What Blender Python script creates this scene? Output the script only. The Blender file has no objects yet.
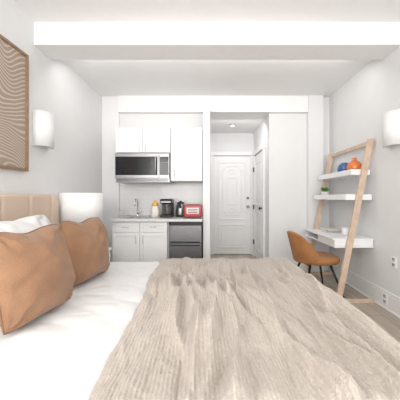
import bpy, bmesh, math, random
from mathutils import Vector, Matrix, noise
random.seed(4)
scene = bpy.context.scene
COL = scene.collection

# ---------------------------------------------------------------- materials
def mat(name, col, rough=0.5, metal=0.0, var=0.04, nscale=8.0, bump=0.0, bscale=60.0, sheen=0.0,
        emit=None, estr=0.0, trans=0.0, coat=0.0, bdist=0.004):
    m = bpy.data.materials.new(name); m.use_nodes = True
    nt = m.node_tree; b = nt.nodes['Principled BSDF']
    tc = nt.nodes.new('ShaderNodeTexCoord')
    nz = nt.nodes.new('ShaderNodeTexNoise'); nz.inputs['Scale'].default_value = nscale
    nz.inputs['Detail'].default_value = 4
    nt.links.new(tc.outputs['Object'], nz.inputs['Vector'])
    cr = nt.nodes.new('ShaderNodeValToRGB')
    cr.color_ramp.elements[0].position = 0.3; cr.color_ramp.elements[1].position = 0.7
    cr.color_ramp.elements[0].color = (*[max(0, c*(1-var)) for c in col], 1)
    cr.color_ramp.elements[1].color = (*[min(1, c*(1+var)) for c in col], 1)
    nt.links.new(nz.outputs['Fac'], cr.inputs['Fac'])
    nt.links.new(cr.outputs['Color'], b.inputs['Base Color'])
    b.inputs['Roughness'].default_value = rough
    b.inputs['Metallic'].default_value = metal
    if bump > 0:
        n2 = nt.nodes.new('ShaderNodeTexNoise'); n2.inputs['Scale'].default_value = bscale
        n2.inputs['Detail'].default_value = 3
        nt.links.new(tc.outputs['Object'], n2.inputs['Vector'])
        bp = nt.nodes.new('ShaderNodeBump'); bp.inputs['Strength'].default_value = bump
        bp.inputs['Distance'].default_value = bdist
        nt.links.new(n2.outputs['Fac'], bp.inputs['Height'])
        nt.links.new(bp.outputs['Normal'], b.inputs['Normal'])
    if sheen: b.inputs['Sheen Weight'].default_value = sheen
    if coat: b.inputs['Coat Weight'].default_value = coat
    if trans: b.inputs['Transmission Weight'].default_value = trans
    if emit:
        b.inputs['Emission Color'].default_value = (*emit, 1)
        b.inputs['Emission Strength'].default_value = estr
    return m

M_wall = mat('wall_paint', (0.80, 0.80, 0.80), 0.7, var=0.01, bump=0.05, bscale=120)
M_ceil = mat('ceiling_paint', (0.90, 0.895, 0.89), 0.8, var=0.01)
M_trim = mat('trim_paint', (0.86, 0.86, 0.855), 0.4, var=0.01)
M_door = mat('door_paint', (0.87, 0.87, 0.865), 0.35, var=0.01)
M_cab = mat('cabinet_white', (0.88, 0.88, 0.875), 0.35, var=0.01)
M_white = mat('white_lacquer', (0.90, 0.90, 0.90), 0.3, var=0.01)
M_duvet = mat('duvet_cotton', (0.80, 0.80, 0.80), 0.85, var=0.015, bump=0.15, bscale=9)
M_sheet = mat('pillow_cotton', (0.82, 0.82, 0.82), 0.85, var=0.02, bump=0.3, bscale=14)
M_velvet = mat('brown_velvet', (0.325, 0.178, 0.10), 0.95, var=0.13, nscale=7, bump=0.9, bscale=160, sheen=0.2)
M_piping = mat('brown_piping', (0.24, 0.125, 0.065), 0.8, var=0.08)
M_leather = mat('beige_leather', (0.66, 0.52, 0.41), 0.5, var=0.012, nscale=3)
M_bedbase = mat('bed_base_fabric', (0.45, 0.38, 0.32), 0.8, bump=0.2)
M_wood = mat('light_pine', (0.64, 0.49, 0.375), 0.5, var=0.13, nscale=14)
M_walnut = mat('frame_wood', (0.30, 0.19, 0.12), 0.45, var=0.15, nscale=20)
M_black = mat('black_plastic', (0.018, 0.018, 0.02), 0.3, var=0.1)
M_glassb = mat('black_glass', (0.012, 0.013, 0.015), 0.12, var=0.05)
M_steel = mat('brushed_steel', (0.42, 0.42, 0.43), 0.35, 0.9, var=0.04, nscale=30)
M_nickel = mat('pale_nickel', (0.62, 0.62, 0.61), 0.4, 0.2, var=0.04, nscale=30)
M_steel2 = mat('dark_steel', (0.26, 0.26, 0.265), 0.28, 0.75, var=0.04, nscale=30)
M_chrome = mat('chrome', (0.75, 0.75, 0.76), 0.12, 1.0, var=0.02)
M_shade = mat('lamp_linen', (0.88, 0.88, 0.87), 0.8, var=0.02, bump=0.2, bscale=160, emit=(1, 0.98, 0.95), estr=0.06)
M_sconce = mat('sconce_plaster', (0.88, 0.88, 0.88), 0.6, var=0.01, emit=(1, 0.98, 0.96), estr=0.03)
M_chair = mat('caramel_velvet', (0.39, 0.17, 0.055), 0.75, var=0.15, nscale=9, bump=0.3, bscale=120, sheen=0.12)
M_counter = mat('pale_speckled_counter', (0.74, 0.73, 0.72), 0.25, var=0.16, nscale=90)
M_red = mat('red_enamel', (0.38, 0.03, 0.035), 0.3, var=0.05, coat=0.3)
M_yellow = mat('yellow_plastic', (0.78, 0.44, 0.06), 0.35, var=0.06)
M_orange = mat('orange_glaze', (0.70, 0.19, 0.04), 0.25, var=0.12, coat=0.5)
M_blue = mat('blue_glaze', (0.03, 0.11, 0.30), 0.25, var=0.15, coat=0.5)
M_leaf = mat('leaf_green', (0.12, 0.26, 0.06), 0.55, var=0.3, nscale=30)
M_soil = mat('soil', (0.08, 0.05, 0.03), 0.9, var=0.3, nscale=50)
M_paper = mat('paper_white', (0.85, 0.85, 0.84), 0.9, var=0.02, bump=0.3)
M_cream = mat('cream_ceramic', (0.80, 0.76, 0.69), 0.35, var=0.04)
M_glass = mat('carafe_glass', (0.10, 0.09, 0.09), 0.06, var=0.05, coat=0.5)
M_dark = mat('dark_shadow_gap', (0.03, 0.03, 0.03), 0.6)
M_socket = mat('socket_grey', (0.55, 0.55, 0.55), 0.5)
M_bronze = mat('dark_bronze', (0.05, 0.04, 0.035), 0.35, 0.7)
M_bookg = mat('grey_book_cover', (0.40, 0.41, 0.43), 0.6)
M_bookc = mat('cream_book_cover', (0.72, 0.66, 0.56), 0.6)

def blanket_mat():
    m = bpy.data.materials.new('ribbed_faux_fur'); m.use_nodes = True
    nt = m.node_tree; b = nt.nodes['Principled BSDF']
    at = nt.nodes.new('ShaderNodeAttribute'); at.attribute_name = 'pile'
    tc = nt.nodes.new('ShaderNodeTexCoord')
    nz = nt.nodes.new('ShaderNodeTexNoise'); nz.inputs['Scale'].default_value = 90; nz.inputs['Detail'].default_value = 5
    nt.links.new(tc.outputs['Object'], nz.inputs['Vector'])
    ad = nt.nodes.new('ShaderNodeMath'); ad.operation = 'MULTIPLY_ADD'
    ad.inputs[1].default_value = 0.6; nt.links.new(nz.outputs['Fac'], ad.inputs[0]); nt.links.new(at.outputs['Fac'], ad.inputs[2])
    cr = nt.nodes.new('ShaderNodeValToRGB')
    cr.color_ramp.elements[0].position = 0.15; cr.color_ramp.elements[0].color = (0.45, 0.385, 0.33, 1)
    cr.color_ramp.elements[1].position = 0.75; cr.color_ramp.elements[1].color = (0.70, 0.635, 0.57, 1)
    nt.links.new(ad.outputs[0], cr.inputs['Fac']); nt.links.new(cr.outputs['Color'], b.inputs['Base Color'])
    b.inputs['Roughness'].default_value = 0.95; b.inputs['Sheen Weight'].default_value = 0.2
    n2 = nt.nodes.new('ShaderNodeTexNoise'); n2.inputs['Scale'].default_value = 170; n2.inputs['Detail'].default_value = 4
    nt.links.new(tc.outputs['Object'], n2.inputs['Vector'])
    bp = nt.nodes.new('ShaderNodeBump'); bp.inputs['Strength'].default_value = 0.9; bp.inputs['Distance'].default_value = 0.007
    nt.links.new(n2.outputs['Fac'], bp.inputs['Height']); nt.links.new(bp.outputs['Normal'], b.inputs['Normal'])
    return m
M_throw = blanket_mat()

def floor_mat():
    m = bpy.data.materials.new('oak_planks'); m.use_nodes = True
    nt = m.node_tree; b = nt.nodes['Principled BSDF']
    tc = nt.nodes.new('ShaderNodeTexCoord')
    mp = nt.nodes.new('ShaderNodeMapping'); mp.inputs['Rotation'].default_value = (0, 0, math.radians(90))
    br = nt.nodes.new('ShaderNodeTexBrick'); br.inputs['Scale'].default_value = 1.0
    br.inputs['Brick Width'].default_value = 1.2; br.inputs['Row Height'].default_value = 0.14
    br.inputs['Mortar Size'].default_value = 0.002
    br.inputs['Color1'].default_value = (0.50, 0.43, 0.36, 1); br.inputs['Color2'].default_value = (0.42, 0.36, 0.30, 1)
    br.inputs['Mortar'].default_value = (0.16, 0.13, 0.1, 1)
    nt.links.new(tc.outputs['Object'], mp.inputs['Vector']); nt.links.new(mp.outputs[0], br.inputs['Vector'])
    nz = nt.nodes.new('ShaderNodeTexNoise'); nz.inputs['Scale'].default_value = 6; nz.inputs['Detail'].default_value = 6
    m2 = nt.nodes.new('ShaderNodeMapping'); m2.inputs['Scale'].default_value = (6, 0.5, 1)
    nt.links.new(tc.outputs['Object'], m2.inputs['Vector']); nt.links.new(m2.outputs[0], nz.inputs['Vector'])
    mx = nt.nodes.new('ShaderNodeMixRGB'); mx.blend_type = 'OVERLAY'; mx.inputs['Fac'].default_value = 0.45
    nt.links.new(br.outputs['Color'], mx.inputs[1]); nt.links.new(nz.outputs['Fac'], mx.inputs[2])
    nt.links.new(mx.outputs[0], b.inputs['Base Color']); b.inputs['Roughness'].default_value = 0.4
    return m
M_floor = floor_mat()

def tile_mat():
    m = bpy.data.materials.new('white_tile'); m.use_nodes = True
    nt = m.node_tree; b = nt.nodes['Principled BSDF']
    tc = nt.nodes.new('ShaderNodeTexCoord')
    mp = nt.nodes.new('ShaderNodeMapping'); mp.inputs['Rotation'].default_value = (math.radians(90), 0, 0)
    br = nt.nodes.new('ShaderNodeTexBrick'); br.inputs['Scale'].default_value = 1.0
    br.inputs['Brick Width'].default_value = 0.15; br.inputs['Row Height'].default_value = 0.075
    br.inputs['Mortar Size'].default_value = 0.0015
    br.inputs['Color1'].default_value = (0.88, 0.88, 0.87, 1); br.inputs['Color2'].default_value = (0.86, 0.86, 0.85, 1)
    br.inputs['Mortar'].default_value = (0.76, 0.76, 0.76, 1)
    nt.links.new(tc.outputs['Object'], mp.inputs['Vector']); nt.links.new(mp.outputs[0], br.inputs['Vector'])
    nt.links.new(br.outputs['Color'], b.inputs['Base Color']); b.inputs['Roughness'].default_value = 0.2
    return m
M_tile = tile_mat()

def art_mat():
    m = bpy.data.materials.new('contour_line_print'); m.use_nodes = True
    nt = m.node_tree; b = nt.nodes['Principled BSDF']
    tc = nt.nodes.new('ShaderNodeTexCoord')
    mp = nt.nodes.new('ShaderNodeMapping'); mp.inputs['Scale'].default_value = (1, 1.0, 0.9)
    mp.inputs['Location'].default_value = (0, 3.3, 1.7)
    nt.links.new(tc.outputs['Object'], mp.inputs['Vector'])
    nz = nt.nodes.new('ShaderNodeTexNoise'); nz.inputs['Scale'].default_value = 2.6
    nz.inputs['Detail'].default_value = 0.5
    nt.links.new(mp.outputs[0], nz.inputs['Vector'])
    sp = nt.nodes.new('ShaderNodeSeparateXYZ'); nt.links.new(tc.outputs['Object'], sp.inputs[0])
    mu = nt.nodes.new('ShaderNodeMath'); mu.operation = 'MULTIPLY'; mu.inputs[1].default_value = 105
    nt.links.new(nz.outputs['Fac'], mu.inputs[0])
    my = nt.nodes.new('ShaderNodeMath'); my.operation = 'MULTIPLY_ADD'; my.inputs[1].default_value = 30
    nt.links.new(sp.outputs['Y'], my.inputs[0]); nt.links.new(mu.outputs[0], my.inputs[2])
    mz = nt.nodes.new('ShaderNodeMath'); mz.operation = 'MULTIPLY_ADD'; mz.inputs[1].default_value = 165
    nt.links.new(sp.outputs['Z'], mz.inputs[0]); nt.links.new(my.outputs[0], mz.inputs[2])
    sn = nt.nodes.new('ShaderNodeMath'); sn.operation = 'SINE'; nt.links.new(mz.outputs[0], sn.inputs[0])
    cr = nt.nodes.new('ShaderNodeValToRGB')
    cr.color_ramp.elements[0].position = 0.50; cr.color_ramp.elements[0].color = (0.385, 0.30, 0.235, 1)
    cr.color_ramp.elements[1].position = 1.0; cr.color_ramp.elements[1].color = (0.62, 0.535, 0.45, 1)
    ma = nt.nodes.new('ShaderNodeMath'); ma.operation = 'MULTIPLY_ADD'; ma.inputs[1].default_value = 0.5; ma.inputs[2].default_value = 0.5
    nt.links.new(sn.outputs[0], ma.inputs[0]); nt.links.new(ma.outputs[0], cr.inputs['Fac'])
    nt.links.new(cr.outputs['Color'], b.inputs['Base Color']); b.inputs['Roughness'].default_value = 0.6
    return m
M_art = art_mat()

# ---------------------------------------------------------------- helpers
def finish(bm, name, m, parent=None, loc=(0, 0, 0), smooth=False, label=None):
    me = bpy.data.meshes.new(name); bmesh.ops.recalc_face_normals(bm, faces=bm.faces)
    bm.to_mesh(me); bm.free(); me.materials.append(m)
    if smooth:
        for p in me.polygons: p.use_smooth = True
    o = bpy.data.objects.new(name, me); COL.objects.link(o); o.location = loc
    if parent: o.parent = parent
    if label: o['label'] = label
    return o

def add_box(bm, c, s, bevel=0.0, seg=2, rot=None):
    r = bmesh.ops.create_cube(bm, size=1.0)
    vs = r['verts']
    bmesh.ops.scale(bm, vec=s, verts=vs)
    if bevel > 0:
        es = list({e for v in vs for e in v.link_edges})
        rr = bmesh.ops.bevel(bm, geom=es, offset=min(bevel, min(s)*0.49), segments=seg, profile=0.5, affect='EDGES')
        vs = list({v for f in rr['faces'] for v in f.verts} | {v for v in vs if v.is_valid})
    if rot is not None:
        bmesh.ops.transform(bm, matrix=rot, verts=vs)
    bmesh.ops.translate(bm, vec=c, verts=vs)
    return vs

def box(name, c, s, m, parent=None, bevel=0.004, label=None, seg=2):
    bm = bmesh.new(); add_box(bm, (0, 0, 0), s, bevel, seg)
    return finish(bm, name, m, parent, c, label=label)

def bounds(name, x0, x1, y0, y1, z0, z1, m, parent=None, bevel=0.004, label=None):
    return box(name, ((x0+x1)/2, (y0+y1)/2, (z0+z1)/2), (x1-x0, y1-y0, z1-z0), m, parent, bevel, label)

def add_tube(bm, pts, radii, n=12, cap=True, closed=False):
    rings = []; P = [Vector(p) for p in pts]
    if not hasattr(radii, '__len__'): radii = [radii]*len(P)
    prev = None
    for i, p in enumerate(P):
        if closed: t = (P[(i+1) % len(P)] - P[i-1]).normalized()
        elif i == 0: t = (P[1]-P[0]).normalized()
        elif i == len(P)-1: t = (P[-1]-P[-2]).normalized()
        else: t = (P[i+1]-P[i-1]).normalized()
        if prev is None:
            a = Vector((0, 0, 1)) if abs(t.z) < 0.9 else Vector((1, 0, 0))
            u = t.cross(a).normalized()
        else:
            u = (prev - t*prev.dot(t)).normalized()
        prev = u; w = t.cross(u)
        rings.append([bm.verts.new(p + (u*math.cos(2*math.pi*k/n) + w*math.sin(2*math.pi*k/n))*radii[i]) for k in range(n)])
    m = len(rings)
    for i in range(m if closed else m-1):
        a, b = rings[i], rings[(i+1) % m]
        for k in range(n):
            bm.faces.new((a[k], a[(k+1) % n], b[(k+1) % n], b[k]))
    if cap and not closed:
        bm.faces.new(rings[0]); bm.faces.new(rings[-1])

def tube(name, pts, radii, m, parent=None, n=12, loc=(0, 0, 0), label=None, closed=False):
    bm = bmesh.new(); add_tube(bm, pts, radii, n, True, closed)
    return finish(bm, name, m, parent, loc, smooth=True, label=label)

def add_lathe(bm, prof, n=32, c=(0, 0, 0)):
    rings = []
    for r, z in prof:
        rings.append([bm.verts.new((c[0]+r*math.cos(2*math.pi*k/n), c[1]+r*math.sin(2*math.pi*k/n), c[2]+z)) for k in range(n)])
    for a, b in zip(rings, rings[1:]):
        for k in range(n):
            bm.faces.new((a[k], a[(k+1) % n], b[(k+1) % n], b[k]))
    bm.faces.new(rings[0]); bm.faces.new(rings[-1])

def lathe(name, prof, m, parent=None, loc=(0, 0, 0), n=32, label=None, smooth=True):
    bm = bmesh.new(); add_lathe(bm, prof, n)
    return finish(bm, name, m, parent, loc, smooth=smooth, label=label)

def ring(name, r0, r1, z0, z1, m, parent=None, loc=(0, 0, 0), n=48, label=None):
    bm = bmesh.new(); rs = []
    for r, z in ((r1, z0), (r1, z1), (r0, z1), (r0, z0)):
        rs.append([bm.verts.new((r*math.cos(2*math.pi*k/n), r*math.sin(2*math.pi*k/n), z)) for k in range(n)])
    for i in range(4):
        a, b = rs[i], rs[(i+1) % 4]
        for k in range(n): bm.faces.new((a[k], a[(k+1) % n], b[(k+1) % n], b[k]))
    o = finish(bm, name, m, parent, loc, label=label)
    for p in o.data.polygons: p.use_smooth = abs(p.normal.z) < 0.5
    return o

def empty(name, loc, label, cat, group=None, kind=None):
    o = bpy.data.objects.new(name, None); o.empty_display_size = 0.1
    COL.objects.link(o); o.location = loc
    if label: o['label'] = label
    if cat: o['category'] = cat
    if group: o['group'] = group
    if kind: o['kind'] = kind
    return o

def tag(o, label, cat, group=None, kind=None):
    o['label'] = label; o['category'] = cat
    if group: o['group'] = group
    if kind: o['kind'] = kind
    return o

def struct(o, label, cat):
    o['kind'] = 'structure'; o['label'] = label; o['category'] = cat
    return o

# ---------------------------------------------------------------- room shell
XL, XR, YB, YF = -1.78, 1.85, 4.10, -2.6
CZ, RZ, HZ = 2.93, 2.80, 2.54
YD = 5.37
PX0, PX1 = -0.156, -0.057   # partition between kitchenette and hall
struct(bounds('floor', XL-0.1, XR+0.1, YF-0.1, YD+0.1, -0.1, 0, M_floor, bevel=0), 'light grey-brown oak plank floor', 'floor')
struct(bounds('wall_left', XL-0.1, XL, YF-0.1, YB+0.1, 0, CZ+0.05, M_wall, bevel=0), 'pale grey painted wall', 'wall')
struct(bounds('wall_right', XR, XR+0.1, YF-0.1, YB+0.1, 0, CZ+0.05, M_wall, bevel=0), 'pale grey painted wall', 'wall')
struct(bounds('ceiling', XL, XR, YF-0.1, 2.66, CZ, CZ+0.1, M_ceil, bevel=0), 'white painted ceiling', 'ceiling')
struct(bounds('ceiling_alcove', XL, XR, 2.66, YB, RZ, RZ+0.14, M_ceil, bevel=0), 'white painted ceiling beyond the beam', 'ceiling')
struct(bounds('trim_1', XL, XR, 2.52, 2.80, 2.705, CZ+0.02, M_ceil, bevel=0.002), 'white boxed ceiling beam', 'beam')
struct(bounds('wall_kitchen', XL, PX0, YB, YB+0.1, 0, RZ+0.1, M_wall, bevel=0), 'pale wall behind the kitchenette', 'wall')
struct(bounds('trim_2', XL, -1.514, 4.05, YB, 0, RZ, M_trim, bevel=0.003), 'white painted corner column', 'column')
struct(bounds('trim_3', -1.514, 1.483, 4.02, YB+0.1, HZ, RZ, M_ceil, bevel=0.003), 'white header beam over kitchenette and hall', 'beam')
struct(bounds('trim_4', 1.483, 1.72, 4.00, YB+0.1, 0, RZ, M_wall, bevel=0.003), 'pale painted corner column', 'column')
struct(bounds('wall_corner', 1.72, XR, YB, YB+0.1, 0, RZ, M_wall, bevel=0), 'pale wall beside the corner column', 'wall')
struct(bounds('wall_closet', 0.88, 1.483, YB-0.02, YB+0.10, 0, HZ, M_wall, bevel=0.002), 'pale wall beside the hall opening', 'wall')
struct(bounds('wall_partition', PX0, PX1, 3.62, YB+0.12, 0, HZ, M_trim, bevel=0.003), 'white partition end between kitchenette and hall', 'wall')
struct(bounds('wall_hall_left', -0.35, -0.25, YB+0.1, YD, 0, HZ, M_wall, bevel=0), 'pale hall side wall', 'wall')
struct(bounds('wall_hall_end', -0.35, 1.0, YD, YD+0.1, 0, HZ, M_wall, bevel=0), 'pale hall end wall around the entrance door', 'wall')
struct(bounds('ceiling_hall', -0.35, 1.0, YB+0.1, YD+0.1, HZ, HZ+0.1, M_ceil, bevel=0), 'white hall ceiling', 'ceiling')
A = Vector((0.88, YB+0.1, 0)); B = Vector((0.835, YD, 0))
d = (B-A).normalized(); nn = Vector((d.y, -d.x, 0))
bm = bmesh.new()
q = [A, B, B+nn*0.1, A+nn*0.1]
lo = [bm.verts.new((p.x, p.y, 0)) for p in q]; hi = [bm.verts.new((p.x, p.y, HZ)) for p in q]
bm.faces.new(lo); bm.faces.new(hi)
for i in range(4): bm.faces.new((lo[i], lo[(i+1) % 4], hi[(i+1) % 4], hi[i]))
struct(finish(bm, 'wall_hall_right', M_wall), 'pale hall side wall with a door', 'wall')

# wall behind the camera with a big window
yw = YF
struct(bounds('wall_window_sill', XL, XR, yw-0.1, yw, 0, 0.6, M_wall, bevel=0), 'pale wall under the window', 'wall')
struct(bounds('wall_window_head', XL, XR, yw-0.1, yw, 2.6, CZ, M_wall, bevel=0), 'pale wall above the window', 'wall')
struct(bounds('wall_window_left', XL, -1.44, yw-0.1, yw, 0.6, 2.6, M_wall, bevel=0), 'pale wall beside the window', 'wall')
struct(bounds('wall_window_right', 1.51, XR, yw-0.1, yw, 0.6, 2.6, M_wall, bevel=0), 'pale wall beside the window', 'wall')
bm = bmesh.new()
for x in (-1.41, -0.46, 0.53, 1.48): add_box(bm, (x, yw-0.05, 1.6), (0.06, 0.06, 2.0))
for z in (0.63, 1.6, 2.57): add_box(bm, (0.035, yw-0.05, z), (2.95, 0.055, 0.06))
struct(finish(bm, 'window_1', M_trim), 'white framed window', 'window')

def baseboard(name, x0, x1, y0, y1, side):
    bm = bmesh.new(); t = 0.018
    if side == 'R':
        add_box(bm, (x1-t/2, (y0+y1)/2, 0.085), (t, y1-y0, 0.17), 0.002)
        add_box(bm, (x1-0.007, (y0+y1)/2, 0.185), (0.014, y1-y0, 0.03), 0.005)
        add_box(bm, (x1-0.015, (y0+y1)/2, 0.012), (0.03, y1-y0, 0.024), 0.006)
    elif side == 'L':
        add_box(bm, (x0+t/2, (y0+y1)/2, 0.085), (t, y1-y0, 0.17), 0.002)
        add_box(bm, (x0+0.007, (y0+y1)/2, 0.185), (0.014, y1-y0, 0.03), 0.005)
    else:
        add_box(bm, ((x0+x1)/2, y1-t/2, 0.085), (x1-x0, t, 0.17), 0.002)
        add_box(bm, ((x0+x1)/2, y1-0.007, 0.185), (x1-x0, 0.014, 0.03), 0.005)
    return struct(finish(bm, name, M_trim), 'white moulded baseboard', 'baseboard')
baseboard('baseboard_right', 0, XR, YF, YB, 'R')
baseboard('baseboard_left', XL, 0, YF, 4.05, 'L')
baseboard('baseboard_column', 1.483, 1.72, 0, 4.00, 'F')
baseboard('baseboard_closet', 0.88, 1.483, 0, YB-0.02, 'F')

# entrance door
D = empty('door_1', (0.375, YD-0.03, 0), 'white panelled entrance door with moulded frame', 'door', kind='structure')
def moulding_rect(bm, x0, x1, z0, z1, w=0.022, t=0.014, y=0.0):
    add_box(bm, ((x0+x1)/2, y, z0), (x1-x0+w, t, w), 0.004)
    add_box(bm, ((x0+x1)/2, y, z1), (x1-x0+w, t, w), 0.004)
    add_box(bm, (x0, y, (z0+z1)/2), (w, t, z1-z0-w-0.0005), 0.004)
    add_box(bm, (x1, y, (z0+z1)/2), (w, t, z1-z0-w-0.0005), 0.004)
bm = bmesh.new()
dw = 0.385
add_box(bm, (0, 0, 1.03), (2*dw, 0.04, 2.04), 0.003)
moulding_rect(bm, -0.27, 0.27, 0.15, 0.62, w=0.03, t=0.024, y=-0.024)
moulding_rect(bm, -0.21, 0.21, 0.21, 0.56, y=-0.023, w=0.018, t=0.014)
moulding_rect(bm, -0.27, 0.27, 0.74, 1.92, w=0.03, t=0.024, y=-0.024)
pts = []
for cx, cz, a0 in ((0.19, 1.84, 180), (-0.19, 1.84, 270), (-0.19, 0.82, 0), (0.19, 0.82, 90)):
    for a in range(0, 91, 15):
        ang = math.radians(a0 + 90 - a)
        pts.append((cx + math.cos(ang)*0.07, -0.022, cz + math.sin(ang)*0.07))
add_tube(bm, pts, 0.009, 6, closed=True)
moulding_rect(bm, -0.10, 0.10, 1.05, 1.60, y=-0.023, w=0.018, t=0.014)
for z in (0.92, 1.73):
    add_tube(bm, [(0.05*math.cos(a*math.pi/8), -0.022, z+0.05*math.sin(a*math.pi/8)) for a in range(16)], 0.008, 6, closed=True)
finish(bm, 'door_panel', M_door, D)
bm = bmesh.new()
for s in (-1, 1): add_box(bm, (s*(dw+0.033), -0.01, 1.03), (0.066, 0.07, 2.06), 0.010)
add_box(bm, (0, -0.01, 2.10), (2*dw+0.132, 0.072, 0.08), 0.010)
finish(bm, 'door_frame', M_trim, D)
bm = bmesh.new()
add_lathe(bm, [(0.028, 0), (0.028, 0.008), (0.01, 0.01), (0.01, 0.04), (0.026, 0.05), (0.028, 0.065), (0.015, 0.075)], 16)
bmesh.ops.rotate(bm, verts=bm.verts, cent=(0, 0, 0), matrix=Matrix.Rotation(math.radians(90), 3, 'X'))
finish(bm, 'door_knob', M_steel, D, (0.33, -0.02, 1.0), smooth=True)
bm = bmesh.new()
add_lathe(bm, [(0.026, 0), (0.026, 0.012), (0.012, 0.014), (0.012, 0.02)], 16)
bmesh.ops.rotate(bm, verts=bm.verts, cent=(0, 0, 0), matrix=Matrix.Rotation(math.radians(90), 3, 'X'))
finish(bm, 'deadbolt', M_steel, D, (0.33, -0.02, 1.18), smooth=True)
# side door
ang = math.atan2(d.y, d.x)
mid = A.lerp(B, 0.5)
S = empty('door_2', (mid.x, mid.y, 0), 'white closet door with dark hardware and moulded frame', 'door', kind='structure')
S.rotation_euler = (0, 0, ang)
bm = bmesh.new()
add_box(bm, (0, 0.012, 1.01), (0.72, 0.02, 2.0), 0.003)
moulding_rect(bm, -0.24, 0.24, 0.2, 0.9, y=0.024); moulding_rect(bm, -0.24, 0.24, 1.05, 1.85, y=0.024)
finish(bm, 'door_panel', M_door, S)
bm = bmesh.new()
for s in (-1, 1): add_box(bm, (s*0.405, 0.02, 1.015), (0.08, 0.04, 2.03), 0.006)
add_box(bm, (0, 0.02, 2.08), (0.9, 0.045, 0.09), 0.006)
finish(bm, 'door_frame', M_trim, S)
bm = bmesh.new()
add_lathe(bm, [(0.026, 0), (0.026, 0.008), (0.01, 0.01), (0.01, 0.03), (0.027, 0.04), (0.027, 0.055), (0.012, 0.065)], 16)
bmesh.ops.rotate(bm, verts=bm.verts, cent=(0, 0, 0), matrix=Matrix.Rotation(math.radians(-90), 3, 'X'))
finish(bm, 'door_knob', M_bronze, S, (-0.30, 0.02, 1.0), smooth=True)
for z in (0.3, 1.0, 1.75):
    tube('hinge', [(0.36, 0.045, z-0.045), (0.36, 0.045, z+0.045)], 0.011, M_bronze, S, n=8)

L = empty('ceiling_lamp', (0.34, 4.72, HZ-0.001), 'small round white flush ceiling lamp in the hall', 'ceiling lamp')
lathe('lamp_base', [(0.055, 0), (0.055, -0.012), (0.02, -0.016)], M_steel, L)
lathe('lamp_shade', [(0.02, -0.014), (0.05, -0.016), (0.047, -0.035), (0.03, -0.048), (0.005, -0.052)], M_sconce, L)

# ---------------------------------------------------------------- bed
def N(x, y, z=0.0): return noise.noise(Vector((x, y, z)))
BX0, BX1, BY0, BY1, BT = -1.62, 0.77, 0.70, 2.66, 0.515
bed = empty('bed', ((BX0+BX1)/2, (BY0+BY1)/2, 0), 'wide bed with padded beige leather headboard', 'bed')
bx, by = bed.location.x, bed.location.y
box('bed_base', (0, 0, 0.19), (BX1-BX0-0.10, BY1-BY0-0.10, 0.20), M_bedbase, bed, 0.02)
box('mattress', (0, 0, 0.392), (BX1-BX0-0.08, BY1-BY0-0.08, 0.195), M_sheet, bed, 0.05, seg=4)
for sx in (-1, 1):
    for sy in (-1, 1):
        lathe('leg', [(0.022, 0), (0.03, 0.09)], M_black, bed, (sx*(BX1-BX0-0.3)/2, sy*(BY1-BY0-0.3)/2, 0), 16)
hy0, hy1 = 0.62, 2.72
bm = bmesh.new(); nu, nv = 170, 50; zb, zt, Rc = 0.10, 1.225, 0.09
front = []; back = []
seams = [hy0+0.13] + [hy0+0.13+(hy1-hy0-0.26)*k/6 for k in range(1, 6)] + [hy1-0.13]
for j in range(nv+1):
    fr_, bk_ = [], []
    for i in range(nu+1):
        y = hy0 + (hy1-hy0)*i/nu
        e = max(0, Rc-(y-hy0), Rc-(hy1-y))
        top = zt - (Rc-math.sqrt(max(0, Rc*Rc-e*e)))
        t = j/nv; t = 1-(1-t)**1.4
        z = zb + (top-zb)*t
        de = min(y-hy0, hy1-y, top-z)
        rr = 0.03
        dpt = 0.125 - (rr-math.sqrt(max(0, rr*rr-max(0, rr-de)**2)))
        g_ = sum(math.exp(-(abs(y-s)/0.014)**1.4) for s in seams)
        dpt -= 0.010*min(1, g_)
        fr_.append(bm.verts.new((XL+0.01+dpt-bx, y-by, z)))
        bk_.append(bm.verts.new((XL+0.008-bx, y-by, z)))
    front.append(fr_); back.append(bk_)
for j in range(nv):
    for i in range(nu):
        bm.faces.new((front[j][i], front[j][i+1], front[j+1][i+1], front[j+1][i]))
        bm.faces.new((back[j][i], back[j+1][i], back[j+1][i+1], back[j][i+1]))
for i in range(nu):
    for j in (0, nv): bm.faces.new((front[j][i], front[j][i+1], back[j][i+1], back[j][i]))
for j in range(nv):
    for i in (0, nu): bm.faces.new((front[j][i], front[j+1][i], back[j+1][i], back[j][i]))
finish(bm, 'headboard', M_leather, bed, smooth=True, label='padded beige leather headboard with vertical seams')

def fold(x, a, b, r):
    if x > b-r:
        s = x-(b-r)
        if s < r*math.pi/2: return b-r+r*math.sin(s/r), r*(1-math.cos(s/r)), math.sin(s/r)
        return b, r+(s-r*math.pi/2), 1.0
    if x < a+r:
        s = (a+r)-x
        if s < r*math.pi/2: return a+r-r*math.sin(s/r), r*(1-math.cos(s/r)), -math.sin(s/r)
        return a, r+(s-r*math.pi/2), -1.0
    return x, 0.0, 0.0

def cloth(name, nu, nv, pos, m, label, cat, thick=0.012, attr=None):
    verts = []; vals = []
    for j in range(nv+1):
        for i in range(nu+1):
            p, a = pos(i/nu, j/nv); verts.append(p); vals.append(a)
    W = nu+1
    faces = [(j*W+i, j*W+i+1, (j+1)*W+i+1, (j+1)*W+i) for j in range(nv) for i in range(nu)]
    me = bpy.data.meshes.new(name); me.from_pydata(verts, [], faces); me.update()
    if attr:
        at = me.attributes.new(attr, 'FLOAT', 'POINT'); at.data.foreach_set('value', vals)
    for p in me.polygons: p.use_smooth = True
    me.materials.append(m)
    o = bpy.data.objects.new(name, me); COL.objects.link(o)
    md = o.modifiers.new('solid', 'SOLIDIFY'); md.thickness = thick; md.offset = -1
    return tag(o, label, cat)

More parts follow.
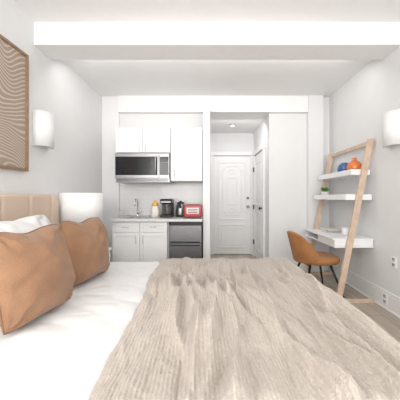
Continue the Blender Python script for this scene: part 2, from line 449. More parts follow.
def duvet_h(x, y):
    h = 0.012*N(x*1.6+3, y*1.6) + 0.006*N(x*4.2, y*2.6+7)
    if x < 0.1:
        h += 0.018*abs(N(x*3.2+0.6*N(x*2, y*2), y*4.2, 2.2)) + 0.007*abs(N(x*7.0, y*9.0, 8.2))
    return h
DX0 = -1.40
def duvet_pos(u, v):
    x = DX0 + u*(BX1+0.02+0.28-DX0); y = (BY0-0.25) + v*((BY1-BY0)+0.54)
    px, dx, sx = fold(x, -9, BX1+0.02, 0.07)
    py, dy, sy = fold(y, BY0-0.02, BY1+0.02, 0.07)
    h = duvet_h(x, y)
    drop = max(dx, dy) if dx > 0 and dy > 0 else dx+dy
    px += sx*(h*0.8+0.012); py += sy*(h*0.8+0.012+0.010*N(x*5, 3.1)*min(1, dy*6))
    return (px, py, BT+0.018 + h*(1-max(abs(sx), abs(sy))) - drop), 0.0
duvet = cloth('duvet', 260, 240, duvet_pos, M_duvet, 'white cotton duvet spread over the bed', 'duvet', 0.015)

# ribbed throw: bunched folds running from the far edge to the near edge
random.seed(61)
spec = []
for k in range(15):
    xf = -0.44 + 1.10*(k+random.uniform(-0.35, 0.35))/14
    xn = xf*0.88 + 0.05 + random.uniform(-0.10, 0.10)
    y0 = random.choice([0.2, 0.2, 0.8, 1.2]); y1 = random.choice([2.9, 2.9, 2.2, 2.6])
    spec.append((xf, xn, random.uniform(0.032, 0.058), random.uniform(0.020, 0.034), y0, y1))
def throw_fold(x, y):
    h = 0.0
    t_ = (2.66-y)/1.95
    for i, (xf, xn, hh, w, y0, y1) in enumerate(spec):
        cx = xf + (xn-xf)*t_ + 0.12*N(y*1.1+i*5.3, i*3.7) + 0.025*N(y*3.0+i*2.3, 8.1)
        t = min(1, max(0, (y-y0)/0.5))*min(1, max(0, (y1-y)/0.5)); t = t*t*(3-2*t)
        if y < 1.5: t *= 0.95
        ww = w*(0.9+0.6*N(y*1.4, i*9.1))
        dd = abs((x-cx)/ww)
        if dd < 3: h = math.sqrt(h*h + (hh*t*math.exp(-dd**1.6)*(0.9+0.6*N(y*1.6+i, 4.4)))**2)
    w1 = 0.9*N(x*1.4, y*1.1, 7.0)
    xs = x + 0.10*(y-1.6)
    b1 = abs(N(xs*5.5+w1, y*1.0+0.4*w1, 2.0)); b2 = abs(N(xs*11+w1*1.5, y*2.0, 9.0))
    h += 0.085*b1**0.85 + 0.050*b2**0.85
    return max(0.0, h)*(1-0.68*min(1, max(0, (y-2.05)/0.55)))
def throw_pos(u, v):
    y = 0.42 + v*(BY1+0.18-0.42)
    lx = -0.545 + 0.15*(1-min(1, max(0, (y-0.8)/1.85))) + 0.03*N(y*2.6, 1.7) + 0.014*N(y*8, 2.2)
    x = lx + u*(BX1+0.35-lx)
    px, dx, sx = fold(x, -9, BX1+0.03, 0.09)
    py, dy, sy = fold(y + (0.03*N(x*5, 0.4)), BY0-0.03, BY1+0.03, 0.08)
    f = throw_fold(x, y)
    ribc = x - 0.05*(2.66-y) + 0.03*N(x*1.6, y*1.2, 5.0) + 0.003*N(x*9, y*9, 1.0)
    rib = math.sin(math.pi*ribc/0.015)**2
    h = 0.006 + f + 0.0032*rib + 0.0034*N(x*45, y*45, 1) + 0.002*N(x*110, y*90, 1)
    edge = min(1, u*22)**0.7; h *= edge
    drop = max(dx, dy) if dx > 0 and dy > 0 else dx+dy
    wv = 1-max(abs(sx), abs(sy))
    px += sx*(0.02+h*0.6); py += sy*(0.02+h*0.5)
    base = duvet_h(x, y)*wv
    return (px, py, BT+0.034 + base + h*(0.30+0.70*wv) - drop), 0.09*rib
throw = cloth('throw_blanket', 780, 320, throw_pos, M_throw, 'rumpled taupe-beige ribbed faux-fur throw over the foot of the bed', 'blanket', 0.010, 'pile')

# pillows
def pillow(name, c, w, h, t, m, label, cat, yaw=0, tilt=20, roll=0, seed=0, piping=None, k=0.10, group=None, wr=0.006, pw=0.58, crs=0.8, rc=0.0):
    n = 64; bm = bmesh.new(); V = {}
    for side in (1, -1):
        for j in range(n+1):
            for i in range(n+1):
                a = -1+2*i/n; b = -1+2*j/n
                a = math.sin(a*math.pi/2)*0.45+a*0.55; b = math.sin(b*math.pi/2)*0.45+b*0.55
                brd = i in (0, n) or j in (0, n)
                if side == -1 and brd: V[(side, i, j)] = V[(1, i, j)]; continue
                rcf = 1-rc*(a*b)**4
                X = a*w/2*(1-k*(1-b*b))*rcf; Z = b*h/2*(1-k*(1-a*a))*rcf
                X += 0.005*N(Z*8+seed, 3.3); Z += 0.005*N(X*8+seed, 7.7)
                T = t/2*max(0, (1-abs(a)**2.4)*(1-abs(b)**2.4))**pw
                e = (1-a*a)*(1-b*b)
                wn = wr*1.8*N(X*5+seed, Z*5, side*2)*min(1, e*8) + wr*0.6*N(X*13+seed, Z*13+3, side)*min(1, e*8)
                cr = 0
                for q_, (ca, cb) in enumerate(((1, 1), (-1, 1), (1, -1), (-1, -1))):
                    da, db = abs(a-ca), abs(b-cb); rr = math.hypot(da, db)
                    th = math.atan2(db, da) + 0.25*N(rr*3+q_, seed)
                    cr += math.cos(th*9+seed+q_*1.7)*math.exp(-(rr/0.7)**2)
                wn += wr*crs*cr*min(1, e*12)
                wn -= wr*0.9*math.exp(-((a*0.6+b*0.8-0.25+0.3*N(X*4, Z*4, seed))/0.14)**2)*min(1, e*3)
                wn -= wr*0.7*math.exp(-((a*0.9-b*0.4+0.35+0.3*N(X*4, Z*4, seed+4))/0.13)**2)*min(1, e*3)
                wn += wr*0.45*math.sin(60*(X if abs(b) > abs(a) else Z)+seed)*max(0, max(abs(a), abs(b))-0.75)/0.25*min(1, e*10)
                Z -= 0.026*math.exp(-((a-0.1)/0.38)**2)*max(0, b)**1.5
                V[(side, i, j)] = bm.verts.new((X, side*(T+wn), Z))
        for j in range(n):
            for i in range(n):
                q = [V[(side, i, j)], V[(side, i+1, j)], V[(side, i+1, j+1)], V[(side, i, j+1)]]
                bm.faces.new(q if side == 1 else q[::-1])
    out = [V[(1, i, 0)].co.copy() for i in range(n)] + [V[(1, n, j)].co.copy() for j in range(n)] + \
          [V[(1, n-i, n)].co.copy() for i in range(n)] + [V[(1, 0, n-j)].co.copy() for j in range(n)]
    o = finish(bm, name, m, None, (0, 0, 0), smooth=True)
    R = Matrix.Rotation(math.radians(-90+yaw), 4, 'Z') @ Matrix.Rotation(math.radians(-tilt), 4, 'X') @ Matrix.Rotation(math.radians(roll), 4, 'Y')
    o.matrix_world = Matrix.Translation(c) @ R
    tag(o, label, cat, group)
    if piping:
        tube('piping', out, 0.0055, piping, o, n=8, closed=True)
    return o
pillow('throw_pillow', (-0.975, 1.39, 0.795), 0.45, 0.49, 0.28, M_velvet, 'plump brown velvet cushion with piping, leaning on a white pillow', 'cushion',
       yaw=-9, tilt=-11, roll=0, seed=1, piping=M_piping, group='brown velvet cushions', wr=0.012, k=0.05, pw=0.55, rc=0.06)
pillow('throw_pillow.001', (-1.02, 2.04, 0.79), 0.50, 0.49, 0.27, M_velvet, 'brown velvet cushion with piping, near the lamp', 'cushion',
       yaw=-7, tilt=-11, roll=-1, seed=5, piping=M_piping, group='brown velvet cushions', wr=0.012, k=0.05, pw=0.55, rc=0.06)
pillow('pillow', (-1.36, 1.86, 0.815), 0.74, 0.54, 0.24, M_sheet, 'white cotton pillow propped behind a brown cushion', 'pillow',
       tilt=-26, seed=9, group='white bed pillows', k=0.04, wr=0.014, rc=0.05)
pillow('pillow.001', (-1.36, 1.08, 0.815), 0.74, 0.54, 0.24, M_sheet, 'white cotton pillow propped behind a brown cushion', 'pillow',
       tilt=-26, seed=13, group='white bed pillows', k=0.04, wr=0.014, rc=0.05)

# ---------------------------------------------------------------- nightstand + lamp
ns = empty('nightstand', (-1.52, 2.98, 0), 'small white nightstand beside the bed', 'nightstand')
box('body', (0, 0, 0.36), (0.44, 0.40, 0.36), M_white, ns)
box('tabletop', (0, 0, 0.555), (0.48, 0.44, 0.03), M_white, ns)
dr = box('drawer', (0.225, 0, 0.40), (0.02, 0.36, 0.24), M_white, ns)
lathe('knob', [(0.012, 0), (0.012, 0.02)], M_steel, dr, (0.01, 0, 0), 12)
for sx in (-1, 1):
    for sy in (-1, 1): lathe('leg', [(0.014, 0), (0.02, 0.19)], M_wood, ns, (sx*0.18, sy*0.16, 0), 12)
tl = empty('table_lamp', (-1.535, 2.96, 0.571), 'table lamp with white drum shade on the nightstand', 'lamp')
lathe('lamp_base', [(0.085, 0), (0.09, 0.01), (0.085, 0.025), (0.05, 0.04), (0.07, 0.10), (0.085, 0.17), (0.07, 0.24), (0.03, 0.29), (0.015, 0.31)], M_white, tl)
lathe('pole', [(0.009, 0.30), (0.009, 0.64), (0.016, 0.645), (0.012, 0.65), (0.003, 0.655)], M_chrome, tl, n=16)
ring('lamp_shade', 0.224, 0.228, 0.345, 0.675, M_shade, tl)
bm = bmesh.new()
for k in range(3):
    a = k*2.094; add_tube(bm, [(0, 0, 0.645), (0.225*math.cos(a), 0.225*math.sin(a), 0.66)], 0.003, 6)
finish(bm, 'shade_spider', M_chrome, tl)

# ---------------------------------------------------------------- artwork
ar = empty('framed_artwork', (XL, 1.925, 1.985), 'framed brown print with fine flowing cream contour lines', 'artwork')
aw, ah = 0.94, 1.09
bm = bmesh.new()
for s in (-1, 1):
    add_box(bm, (0.022, s*(aw/2-0.012), 0), (0.04, 0.024, ah), 0.003)
    add_box(bm, (0.022, 0, s*(ah/2-0.012)), (0.038, aw-0.05, 0.024), 0.003)
finish(bm, 'frame', M_walnut, ar)
box('canvas', (0.015, 0, 0), (0.02, aw-0.04, ah-0.04), M_art, ar, 0.0)

# ---------------------------------------------------------------- wall sconces
def sconce(name, loc, side, label, H=0.36, r=0.115):
    e = empty(name, loc, label, 'wall lamp', 'half-round white wall sconces')
    box('mounting_plate', (side*0.007, 0, 0), (0.012, 0.10, H*0.7), M_white, e)
    bm = bmesh.new(); n = 24; t = 0.005
    def P(k, rr, z):
        a = math.pi*k/n; return (side*(0.002+math.sin(a)*rr), math.cos(a)*rr, z)
    o0 = [[bm.verts.new(P(k, rr, z)) for k in range(n+1)] for rr, z in ((r, -H/2), (r, H/2), (r-t, H/2), (r-t, -H/2))]
    for i in range(4):
        a, b = o0[i], o0[(i+1) % 4]
        for k in range(n): bm.faces.new((a[k], a[k+1], b[k+1], b[k]))
    o = finish(bm, 'lamp_shade', M_sconce, e)
    for p in o.data.polygons: p.use_smooth = abs(p.normal.z) < 0.5
    lathe('bulb', [(0.012, -0.05), (0.014, -0.02), (0.03, 0.02), (0.026, 0.05), (0.005, 0.06)], M_shade, e, (side*0.055, 0, 0), 16)
    return e
sconce('wall_sconce', (XL, 2.62, 1.885), 1, 'white half-round wall sconce beside the framed print', H=0.35)
sconce('wall_sconce.001', (XR, 2.58, 1.885), -1, 'white half-round wall sconce near the ladder desk', H=0.34)

# ---------------------------------------------------------------- kitchen
def shaker(name, c, w, h, parent, handle=None, m=M_cab, hm=M_nickel):
    bm = bmesh.new(); f = 0.045
    add_box(bm, (0, 0.004, 0), (w-0.002, 0.010, h-0.002), 0.001)
    for s in (-1, 1):
        add_box(bm, (s*(w/2-f/2), -0.004, 0), (f, 0.012, h), 0.0015)
        add_box(bm, (0, -0.004, s*(h/2-f/2)), (w-2*f-0.0005, 0.012, f), 0.0015)
    o = finish(bm, name, m, parent, c)
    if handle:
        hx, hz, L, vert = handle
        bm = bmesh.new()
        a = (0, 0, L/2) if vert else (L/2, 0, 0)
        a = Vector(a); off = Vector((0, -0.022, 0))
        add_tube(bm, [-a*1.15+off, a*1.15+off], 0.004, 8)
        for s in (-1, 1): add_tube(bm, [a*s+Vector((0, 0, 0)), a*s+off], 0.003, 8)
        finish(bm, 'handle', hm, o, (hx, -0.010, hz), smooth=True)
    return o
KX0, KX1 = -1.405, -0.160
KY = 3.76
bc = empty('base_cabinet', (-1.015, KY, 0), 'white shaker base cabinet under the sink', 'kitchen cabinet')
bw = 0.75
box('body', (0, 0.03, 0.48), (bw, 0.58, 0.76), M_cab, bc, 0.002)
box('toe_kick', (0, 0.05, 0.05), (bw, 0.48, 0.10), M_dark, bc, 0)
for s in (-1, 1):
    shaker('drawer', (s*bw/4, -0.270, 0.787), bw/2-0.006, 0.136, bc, (0, 0, 0.07, False))
    shaker('door', (s*bw/4, -0.270, 0.415), bw/2-0.006, 0.594, bc, (-s*0.14, 0.21, 0.10, True))
bm = bmesh.new()
cy0, cy1 = 3.44, 4.095; z = 0.885; th = 0.035
sx0, sx1, sy0, sy1 = -1.24, -0.94, 3.57, 3.90
add_box(bm, ((KX0+sx0)/2, (cy0+cy1)/2, z), (sx0-KX0, cy1-cy0, th))
add_box(bm, ((sx1+KX1)/2, (cy0+cy1)/2, z), (KX1-sx1, cy1-cy0, th))
add_box(bm, ((sx0+sx1)/2, (cy0+sy0)/2, z), (sx1-sx0, sy0-cy0, th))
add_box(bm, ((sx0+sx1)/2, (sy1+cy1)/2, z), (sx1-sx0, cy1-sy1, th))
tag(finish(bm, 'countertop', M_counter), 'pale speckled stone countertop over the base units', 'countertop')
bm = bmesh.new()
cx, cyy = (sx0+sx1)/2, (sy0+sy1)/2
W_, D_ = sx1-sx0-0.004, sy1-sy0-0.004
for s in (-1, 1):
    add_box(bm, (s*(W_/2-0.004), 0, -0.0), (0.008, D_-0.016, 0.04)); add_box(bm, (0, s*(D_/2-0.004), 0), (W_, 0.008, 0.04))
    add_box(bm, (s*(W_/2+0.006), 0, 0.0215), (0.03, D_-0.02, 0.003)); add_box(bm, (0, s*(D_/2+0.006), 0.0215), (W_+0.04, 0.03, 0.003))
add_box(bm, (0, 0, -0.018), (W_-0.017, D_-0.017, 0.006))
tag(finish(bm, 'sink', M_steel, None, (cx, cyy, 0.885)), 'stainless steel sink set into the countertop', 'sink')
fa = empty('faucet', (-1.19, 3.97, 0.903), 'chrome gooseneck faucet behind the sink', 'faucet')
lathe('base', [(0.028, 0), (0.028, 0.012), (0.016, 0.02), (0.016, 0.06)], M_chrome, fa, n=16)
pts = [(0, 0, 0.05), (0, 0, 0.2)] + [(0, -0.07+0.07*math.cos(a*math.pi/8), 0.2+0.07*math.sin(a*math.pi/8)) for a in range(1, 9)] + [(0, -0.14, 0.16)]
tube('spout', pts, 0.010, M_chrome, fa)
tube('handle', [(0.014, 0, 0.05), (0.07, 0, 0.075)], [0.008, 0.006], M_chrome, fa, n=8)
tag(bounds('backsplash', -1.512, PX0-0.001, YB-0.012, YB-0.001, 0.905, 1.425, M_tile, bevel=0), 'white tiled backsplash above the counter', 'backsplash')

# fridge
fr = empty('mini_fridge', (-0.392, KY, 0), 'stainless steel undercounter fridge with black trim', 'refrigerator')
fw = 0.445
box('body', (0, 0.02, 0.445), (fw, 0.54, 0.83), M_black, fr, 0.006)
box('top_trim', (0, -0.270, 0.838), (fw, 0.04, 0.044), M_black, fr, 0.004)
d1 = box('door', (0, -0.275, 0.692), (fw-0.006, 0.045, 0.242), M_steel2, fr, 0.003)
box('handle', (0, -0.026, -0.104), (0.40, 0.014, 0.020), M_black, d1, 0.002)
d2 = box('door', (0, -0.275, 0.302), (fw-0.006, 0.045, 0.528), M_steel2, fr, 0.003)
box('handle', (0, -0.026, 0.243), (0.40, 0.014, 0.020), M_black, d2, 0.002)
tag(bounds('side_panel', -0.632, -0.624, 3.50, 4.08, 0.0, 0.866, M_cab, bevel=0), 'thin white panel between cabinet and fridge', 'panel')

# upper cabinets
uc = empty('upper_cabinet', (-1.028, 3.855, 1.84), 'white two-door wall cabinet above the microwave', 'kitchen cabinet')
uw = 0.785
box('body', (0, 0.042, 0.180), (uw, 0.40, 0.360), M_cab, uc, 0.002)
for s in (-1, 1):
    shaker('door', (s*uw/4, -0.170, 0.180), uw/2-0.008, 0.354, uc, (-s*0.15, -0.12, 0.07, True))
uc2 = empty('upper_cabinet.001', (-0.397, 3.855, 1.43), 'tall white single-door wall cabinet beside the microwave', 'kitchen cabinet')
box('body', (0, 0.042, 0.385), (0.465, 0.40, 0.770), M_cab, uc2, 0.002)
shaker('door', (0, -0.170, 0.385), 0.456, 0.762, uc2, (-0.17, -0.27, 0.09, True))

# microwave
mw = empty('microwave', (-1.028, 3.83, 1.41), 'stainless and black over-range microwave', 'microwave')
W, Hh = 0.78, 0.42
box('body', (0, 0.05, Hh/2), (W, 0.42, Hh), M_steel, mw, 0.004)
dd = box('door', (-0.075, -0.172, 0.235), (0.63, 0.03, 0.35), M_steel, mw, 0.004)
box('window', (-0.005, -0.0165, 0.0), (0.60, 0.006, 0.265), M_glassb, dd, 0.002)
tube('handle', [(0.275, -0.02, -0.13), (0.275, -0.05, -0.11), (0.275, -0.05, 0.11), (0.275, -0.02, 0.13)], 0.009, M_steel, dd, n=10)
cp = box('control_panel', (0.316, -0.172, 0.235), (0.145, 0.03, 0.35), M_steel, mw, 0.004)
box('display', (0, -0.0165, 0.09), (0.125, 0.006, 0.080), M_glassb, cp, 0.001)
box('keypad', (0, -0.0165, -0.042), (0.125, 0.006, 0.180), M_glassb, cp, 0.001)
bm = bmesh.new()
for k in range(3): add_box(bm, (0, -0.165, 0.018+k*0.014), (W-0.04, 0.012, 0.006))
finish(bm, 'vent_grille', M_black, mw)

# counter items --------------------------------------------------
CT = 0.903
cm = empty('coffee_maker', (-0.69, 3.76, CT), 'black drip coffee maker with glass carafe', 'coffee maker')
box('base', (0, 0, 0.02), (0.18, 0.22, 0.04), M_black, cm, 0.012)
box('water_tank', (0, 0.065, 0.135), (0.17, 0.09, 0.20), M_black, cm, 0.015)
box('brew_head', (0, -0.005, 0.235), (0.18, 0.21, 0.07), M_black, cm, 0.02)
box('trim_band', (0, -0.112, 0.225), (0.15, 0.006, 0.018), M_nickel, cm, 0.002)
lathe('carafe', [(0.05, 0), (0.066, 0.02), (0.07, 0.07), (0.055, 0.12), (0.048, 0.145), (0.05, 0.15)], M_glass, cm, (0, -0.045, 0.042))
tube('carafe_handle', [(0, -0.11, 0.17), (0, -0.15, 0.165), (0, -0.15, 0.09), (0, -0.115, 0.08)], 0.007, M_black, cm, n=8)
ke = empty('electric_kettle', (-0.505, 3.86, CT), 'steel electric kettle with black lid and handle', 'kettle')
lathe('base', [(0.078, 0), (0.078, 0.018), (0.07, 0.022)], M_black, ke)
lathe('body', [(0.072, 0.022), (0.078, 0.04), (0.074, 0.10), (0.064, 0.17), (0.055, 0.20)], M_steel, ke)
lathe('lid', [(0.056, 0.20), (0.052, 0.215), (0.02, 0.225), (0.012, 0.24), (0.004, 0.242)], M_black, ke)
tube('handle', [(0.0, 0.05, 0.20), (0.0, 0.10, 0.215), (0.0, 0.125, 0.17), (0.0, 0.115, 0.09), (0.0, 0.075, 0.06)], 0.011, M_black, ke, n=10)
tube('spout', [(0, -0.055, 0.14), (0, -0.095, 0.195)], [0.022, 0.012], M_black, ke, n=10)
to = empty('toaster', (-0.293, 3.59, CT), 'red two-slot toaster with pale front plate', 'toaster')
box('body', (0, 0, 0.105), (0.25, 0.17, 0.175), M_red, to, 0.018, seg=3)
box('foot_trim', (0, 0, 0.012), (0.23, 0.16, 0.024), M_black, to, 0.004)
box('slot', (0, -0.035, 0.192), (0.17, 0.025, 0.006), M_dark, to, 0.001)
box('slot', (0, 0.035, 0.192), (0.17, 0.025, 0.006), M_dark, to, 0.001)
tp = box('trim_plate', (0, -0.086, 0.108), (0.17, 0.005, 0.085), M_nickel, to, 0.002)
for zz in (-0.02, 0.012):
    box('dial_strip', (0, -0.004, zz), (0.13, 0.003, 0.014), M_red, tp, 0.001)
box('lever', (-0.132, 0, 0.13), (0.018, 0.035, 0.014), M_black, to, 0.003)
jr = empty('canister', (-0.862, 3.74, CT), 'cream round ceramic canister with yellow-orange lid', 'canister')
lathe('body', [(0.045, 0), (0.060, 0.02), (0.066, 0.07), (0.062, 0.13), (0.048, 0.165), (0.044, 0.17)], M_cream, jr)
lathe('lid', [(0.048, 0.170), (0.050, 0.185), (0.043, 0.205), (0.02, 0.22), (0.012, 0.235), (0.018, 0.25), (0.006, 0.26)], M_yellow, jr)
rk = empty('dish_rack', (-1.325, 3.76, CT), 'small wire dish rack on the counter', 'dish rack')
bm = bmesh.new()
for zz in (0.01, 0.10):
    add_tube(bm, [(-0.03, -0.15, zz), (0.03, -0.15, zz), (0.03, 0.15, zz), (-0.03, 0.15, zz)], 0.003, 6, closed=True)
for k in range(9):
    y = -0.14+k*0.035
    for s in (-1, 1): add_tube(bm, [(s*0.03, y, 0.0), (s*0.03, y, 0.10)], 0.002, 6)
finish(bm, 'wire_frame', M_chrome, rk)

# ---------------------------------------------------------------- ladder desk
lx, ly = 1.60, 3.40
ld = empty('ladder_desk', (lx, ly, 0), 'leaning pine ladder desk with white shelves', 'ladder desk')
YN, YFAR = 2.92, 3.90
def stile(y, nm='stile'):
    p0 = Vector((1.42, y, 0.0)); p1 = Vector((1.795, y, 1.87))
    dv = p1-p0
    bm = bmesh.new(); a = math.atan2(dv.x, dv.z)
    w, t = 0.068, 0.032
    vs = []
    for z_, xc in ((0.0, p0.x), (1.87, p1.x)):
        for sx, sy in ((-1, -1), (1, -1), (1, 1), (-1, 1)):
            vs.append(bm.verts.new((xc-lx+sx*w/2/math.cos(a), y-ly+sy*t/2, z_)))
    bm.faces.new(vs[:4]); bm.faces.new(vs[4:])
    for i in range(4): bm.faces.new((vs[i], vs[(i+1) % 4], vs[4+(i+1) % 4], vs[4+i]))
    bmesh.ops.bevel(bm, geom=list(bm.edges), offset=0.003, segments=1, affect='EDGES')
    return finish(bm, nm, M_wood, ld)
stile(YN); stile(YFAR)
for y in (YN, YFAR):
    bounds('foot_rail', 1.41-lx, 1.81-lx, y-0.040-ly if y == YN else y+0.018-ly, y-0.018-ly if y == YN else y+0.040-ly, 0.0, 0.045, M_wood, ld)
bounds('crossbar', 1.785-lx, 1.807-lx, YN+0.017-ly, YFAR-0.017-ly, 1.80, 1.85, M_wood, ld)
def tray(nm, z0, x0, x1, hgt=0.066):
    y0, y1 = YN+0.019, YFAR-0.019; t = 0.016
    bm = bmesh.new()
    O = [(x0, y0), (x1, y0), (x1, y1), (x0, y1)]; I = [(x0+t, y0+t), (x1-t, y0+t), (x1-t, y1-t), (x0+t, y1-t)]
    def R_(pl, z): return [bm.verts.new((x-lx, y-ly, z)) for x, y in pl]
    ob, ot, it, ib = R_(O, z0), R_(O, z0+hgt), R_(I, z0+hgt), R_(I, z0+0.02)
    bm.faces.new(ob); bm.faces.new(ib)
    for a, b in ((ob, ot), (ot, it), (it, ib)):
        for i in range(4): bm.faces.new((a[i], a[(i+1) % 4], b[(i+1) % 4], b[i]))
    bmesh.ops.bevel(bm, geom=list(bm.edges), offset=0.002, segments=1, affect='EDGES')
    return finish(bm, nm, M_white, ld)
SZ1 = 1.455
tray('shelf', SZ1, 1.58, 1.80); tray('shelf', 1.165, 1.52, 1.82)
DT = 0.72
bounds('desk_top', 1.37-lx, 1.845-lx, YN+0.019-ly, YFAR-0.019-ly, DT-0.018, DT, M_white, ld)
bounds('desk_box', 1.39-lx, 1.845-lx, YN+0.021-ly, YFAR-0.021-ly, 0.612, 0.628, M_white, ld)
bounds('desk_side', 1.39-lx, 1.84-lx, YN+0.022-ly, YN+0.038-ly, 0.629, DT-0.019, M_white, ld)
bounds('desk_side', 1.39-lx, 1.84-lx, YFAR-0.038-ly, YFAR-0.022-ly, 0.629, DT-0.019, M_white, ld)
bounds('drawer', 1.392-lx, 1.80-lx, YN+0.041-ly, 3.42-ly, 0.631, DT-0.022, M_white, ld)
bounds('desk_back', 1.825-lx, 1.843-lx, 3.43-ly, YFAR-0.042-ly, 0.629, DT-0.019, M_white, ld)
def sphere_vase(name, loc, r, m, label, neck=False, cat='vase'):
    pr = [(r*0.35, 0)]
    for k in range(1, 15):
        a = -math.pi/2 + math.pi*k/15
        if math.cos(a) > 0.3: pr.append((r*math.cos(a), r*0.93+r*math.sin(a)))
    if neck: pr += [(r*0.30, r*1.95), (r*0.26, r*2.1), (r*0.36, r*2.3), (r*0.26, r*2.3)]
    else: pr += [(r*0.25, r*1.86), (r*0.2, r*1.82)]
    o = lathe(name, pr, m, None, loc, 32); tag(o, label, cat); return o
SH1 = SZ1+0.021
sphere_vase('round_vase', (1.692, 3.30, SH1), 0.090, M_blue, 'small round blue glazed vase on the upper shelf')
sphere_vase('bottle_vase', (1.695, 3.08, SH1), 0.085, M_orange, 'orange glazed vase with short neck on the upper shelf', neck=True)
SH2 = 1.165+0.021
pp = empty('potted_plant', (1.60, 3.68, SH2), 'small green plant in a white pot on the middle shelf', 'plant')
lathe('pot', [(0.042, 0), (0.055, 0.085), (0.059, 0.09), (0.053, 0.09), (0.049, 0.08)], M_white, pp)
lathe('soil', [(0.049, 0.078), (0.005, 0.082)], M_soil, pp, n=16)
bm = bmesh.new()
for k in range(50):
    a = random.uniform(0, 6.28); L_ = random.uniform(0.055, 0.10); sp_ = random.uniform(0.2, 1.2)
    b0 = Vector((math.cos(a)*0.015, math.sin(a)*0.015, 0.078)); dirv = Vector((math.cos(a)*sp_, math.sin(a)*sp_, 1)).normalized()
    side = dirv.cross(Vector((0, 0, 1))).normalized()*0.014
    p1 = b0+dirv*L_*0.6; p2 = b0+dirv*L_+Vector((0, 0, -0.01*sp_))
    v = [bm.verts.new(b0), bm.verts.new(p1+side), bm.verts.new(p2), bm.verts.new(p1-side)]
    bm.faces.new(v)
finish(bm, 'leaves', M_leaf, pp)
def book(name, c, s, m, label, rz=0):
    e = empty(name, c, label, 'book', 'books on the ladder desk'); e.rotation_euler = (0, 0, rz)
    bm = bmesh.new()
    add_box(bm, (0, 0, 0.0015), (s[0], s[1], 0.003)); add_box(bm, (0, 0, s[2]-0.0015), (s[0], s[1], 0.003))
    add_box(bm, (0, -s[1]/2+0.0015, s[2]/2), (s[0], 0.003, s[2]-0.0062))
    finish(bm, 'cover', m, e)
    box('pages', (-0.003, 0.0, s[2]/2), (s[0]-0.01, s[1]-0.01, s[2]-0.007), M_paper, e, 0)
book('book', (1.61, 3.56, DT+0.001), (0.20, 0.27, 0.022), M_bookg, 'grey hardcover book lying on the desk')
book('book.001', (1.62, 3.55, DT+0.024), (0.17, 0.24, 0.018), M_bookc, 'cream hardcover book stacked on a grey one', 0.15)
tag(lathe('cup', [(0.03, 0), (0.036, 0.01), (0.04, 0.09), (0.037, 0.09), (0.033, 0.012), (0.005, 0.01)], M_white, None, (1.66, 3.22, DT+0.001)), 'white ceramic cup on the desk', 'cup')

# ---------------------------------------------------------------- chair
ch = empty('desk_chair', (1.24, 3.20, 0), 'caramel velvet chair with curved back and thin black legs', 'chair')
ch.rotation_euler = (0, 0, math.radians(8)); ch.scale = (0.97, 0.97, 0.97)
bm = bmesh.new(); rings = []
n = 40
for (rs, z_) in ((0.0, 0.400), (0.6, 0.395), (0.92, 0.402), (1.0, 0.430), (1.0, 0.455), (0.95, 0.480), (0.85, 0.490), (0.5, 0.484), (0.0, 0.478)):
    rg = []
    for k in range(n):
        a = 2*math.pi*k/n; c_, s_ = math.cos(a), math.sin(a)
        ex = math.copysign(abs(c_)**0.75, c_)*0.255; ey = math.copysign(abs(s_)**0.75, s_)*0.230
        rg.append(bm.verts.new((ex*max(rs, 0.001)+0.06, ey*max(rs, 0.001), z_)))
    rings.append(rg)
for a, b in zip(rings, rings[1:]):
    for k in range(n): bm.faces.new((a[k], a[(k+1) % n], b[(k+1) % n], b[k]))
finish(bm, 'seat', M_chair, ch, smooth=True)
bm = bmesh.new(); nu, nv = 36, 14; g = []
for j in range(nv+1):
    row = []; t = j/nv
    for i in range(nu+1):
        s = -1+2*i/nu; a = math.pi + s*math.radians(76)
        topz = 0.80 - 0.25*abs(s)**2.4
        botz = 0.42 + 0.08*abs(s)**3
        z_ = botz + (topz-botz)*t
        lean = 0.11*t*(1-0.35*abs(s))
        rx = 0.215+lean; ry = 0.245+0.02*t*(1-abs(s)**3)
        row.append(bm.verts.new((0.0+rx*math.cos(a), ry*math.sin(a), z_)))
    g.append(row)
for j in range(nv):
    for i in range(nu): bm.faces.new((g[j][i], g[j][i+1], g[j+1][i+1], g[j+1][i]))
bk = finish(bm, 'backrest', M_chair, ch, smooth=True)
md = bk.modifiers.new('s', 'SOLIDIFY'); md.thickness = 0.04; md.offset = 0
md = bk.modifiers.new('b', 'BEVEL'); md.width = 0.014; md.segments = 3
for sx in (-1, 1):
    for sy in (-1, 1):
        tube('leg', [(0.03+sx*0.13, sy*0.12, 0.405), (0.03+sx*0.25, sy*0.23, 0.0)], [0.016, 0.011], M_black, ch, n=10)
bm = bmesh.new()
for s in (-1, 1): add_tube(bm, [(0.03+s*0.14, -0.125, 0.383), (0.03+s*0.14, 0.125, 0.383)], 0.009, 8)
add_tube(bm, [(-0.11, 0, 0.383), (0.17, 0, 0.383)], 0.009, 8)
finish(bm, 'seat_frame', M_black, ch, smooth=True)

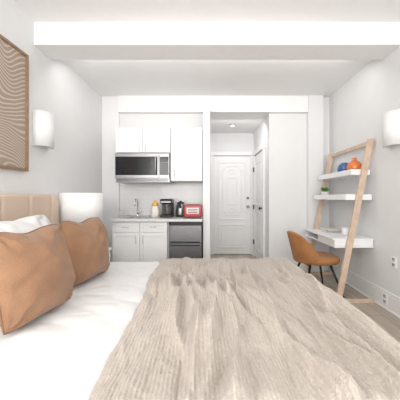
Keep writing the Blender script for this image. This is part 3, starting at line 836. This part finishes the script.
# ---------------------------------------------------------------- outlets
def outlet(name, x, y, z, label):
    e = empty(name, (x, y, z), label, 'outlet', 'white wall outlets')
    box('cover_plate', (-0.003, 0, 0), (0.006, 0.08, 0.12), M_white, e, 0.002)
    for s in (-1, 1):
        o = box('socket', (-0.007, 0, s*0.028), (0.003, 0.040, 0.036), M_socket, e, 0.001)
        bm = bmesh.new()
        for k in (-1, 1): add_box(bm, (-0.002, k*0.009, 0.004), (0.001, 0.006, 0.016))
        finish(bm, 'slots', M_dark, o)
outlet('wall_outlet', XR, 2.62, 0.53, 'white double outlet on the pale wall')
outlet('wall_outlet.001', XR-0.018, 2.73, 0.110, 'white double outlet set in the baseboard')

# ---------------------------------------------------------------- lights
def area(name, loc, rot, sx, sy, e, col=(1, 1, 1)):
    l = bpy.data.lights.new(name, 'AREA'); l.shape = 'RECTANGLE'; l.size = sx; l.size_y = sy; l.energy = e; l.color = col
    o = bpy.data.objects.new(name, l); COL.objects.link(o); o.location = loc
    o.rotation_euler = [math.radians(a) for a in rot]
    return o
WC = (1.0, 0.990, 0.976)
area('window_daylight', (0.0, YF-0.15, 1.6), (90, 0, 0), 2.9, 2.0, 106, WC)
sb = area('side_fill', (-1.6, -0.35, 1.75), (0, 0, 0), 1.0, 1.2, 23, WC)  # unseen fill light added from the left to shade the throw folds
sb.rotation_euler = (Vector((1.6, 2.4, -0.45))).to_track_quat('-Z', 'Y').to_euler()
area('front_fill', (0.0, -0.3, 2.45), (94, 0, 0), 2.6, 0.6, 5, WC)  # added fill above the view, brightens walls, beam and kitchenette
area('ceiling_fill', (0.0, -0.6, 1.9), (170, 0, 0), 1.6, 1.2, 36, WC)  # upward fill added behind the camera to brighten the ceiling
area('alcove_fill', (0.0, 2.84, 2.73), (42, 0, 0), 3.2, 0.06, 10.5, WC)  # added fill hidden behind the beam to brighten the alcove, not a fixture
area('hall_fill', (0.35, YB+0.16, 2.42), (40, 0, 0), 0.8, 0.08, 4.6, WC)  # unseen fill added behind the header, stands in for the hall lamp's light
w = bpy.data.worlds.new('World'); scene.world = w; w.use_nodes = True
w.node_tree.nodes['Background'].inputs[0].default_value = (0.98, 0.98, 1, 1)
w.node_tree.nodes['Background'].inputs[1].default_value = 1.3

scene.view_settings.view_transform = 'Standard'

# ---------------------------------------------------------------- camera
cam = bpy.data.cameras.new('Camera'); co = bpy.data.objects.new('Camera', cam); COL.objects.link(co)
co.location = (0, 0, 1.20); co.rotation_euler = (math.radians(90), 0, 0)
cam.sensor_width = 36; cam.lens = 255/400*36
cam.shift_x = -14/400; cam.shift_y = -3/400
cam.clip_start = 0.02
scene.camera = co
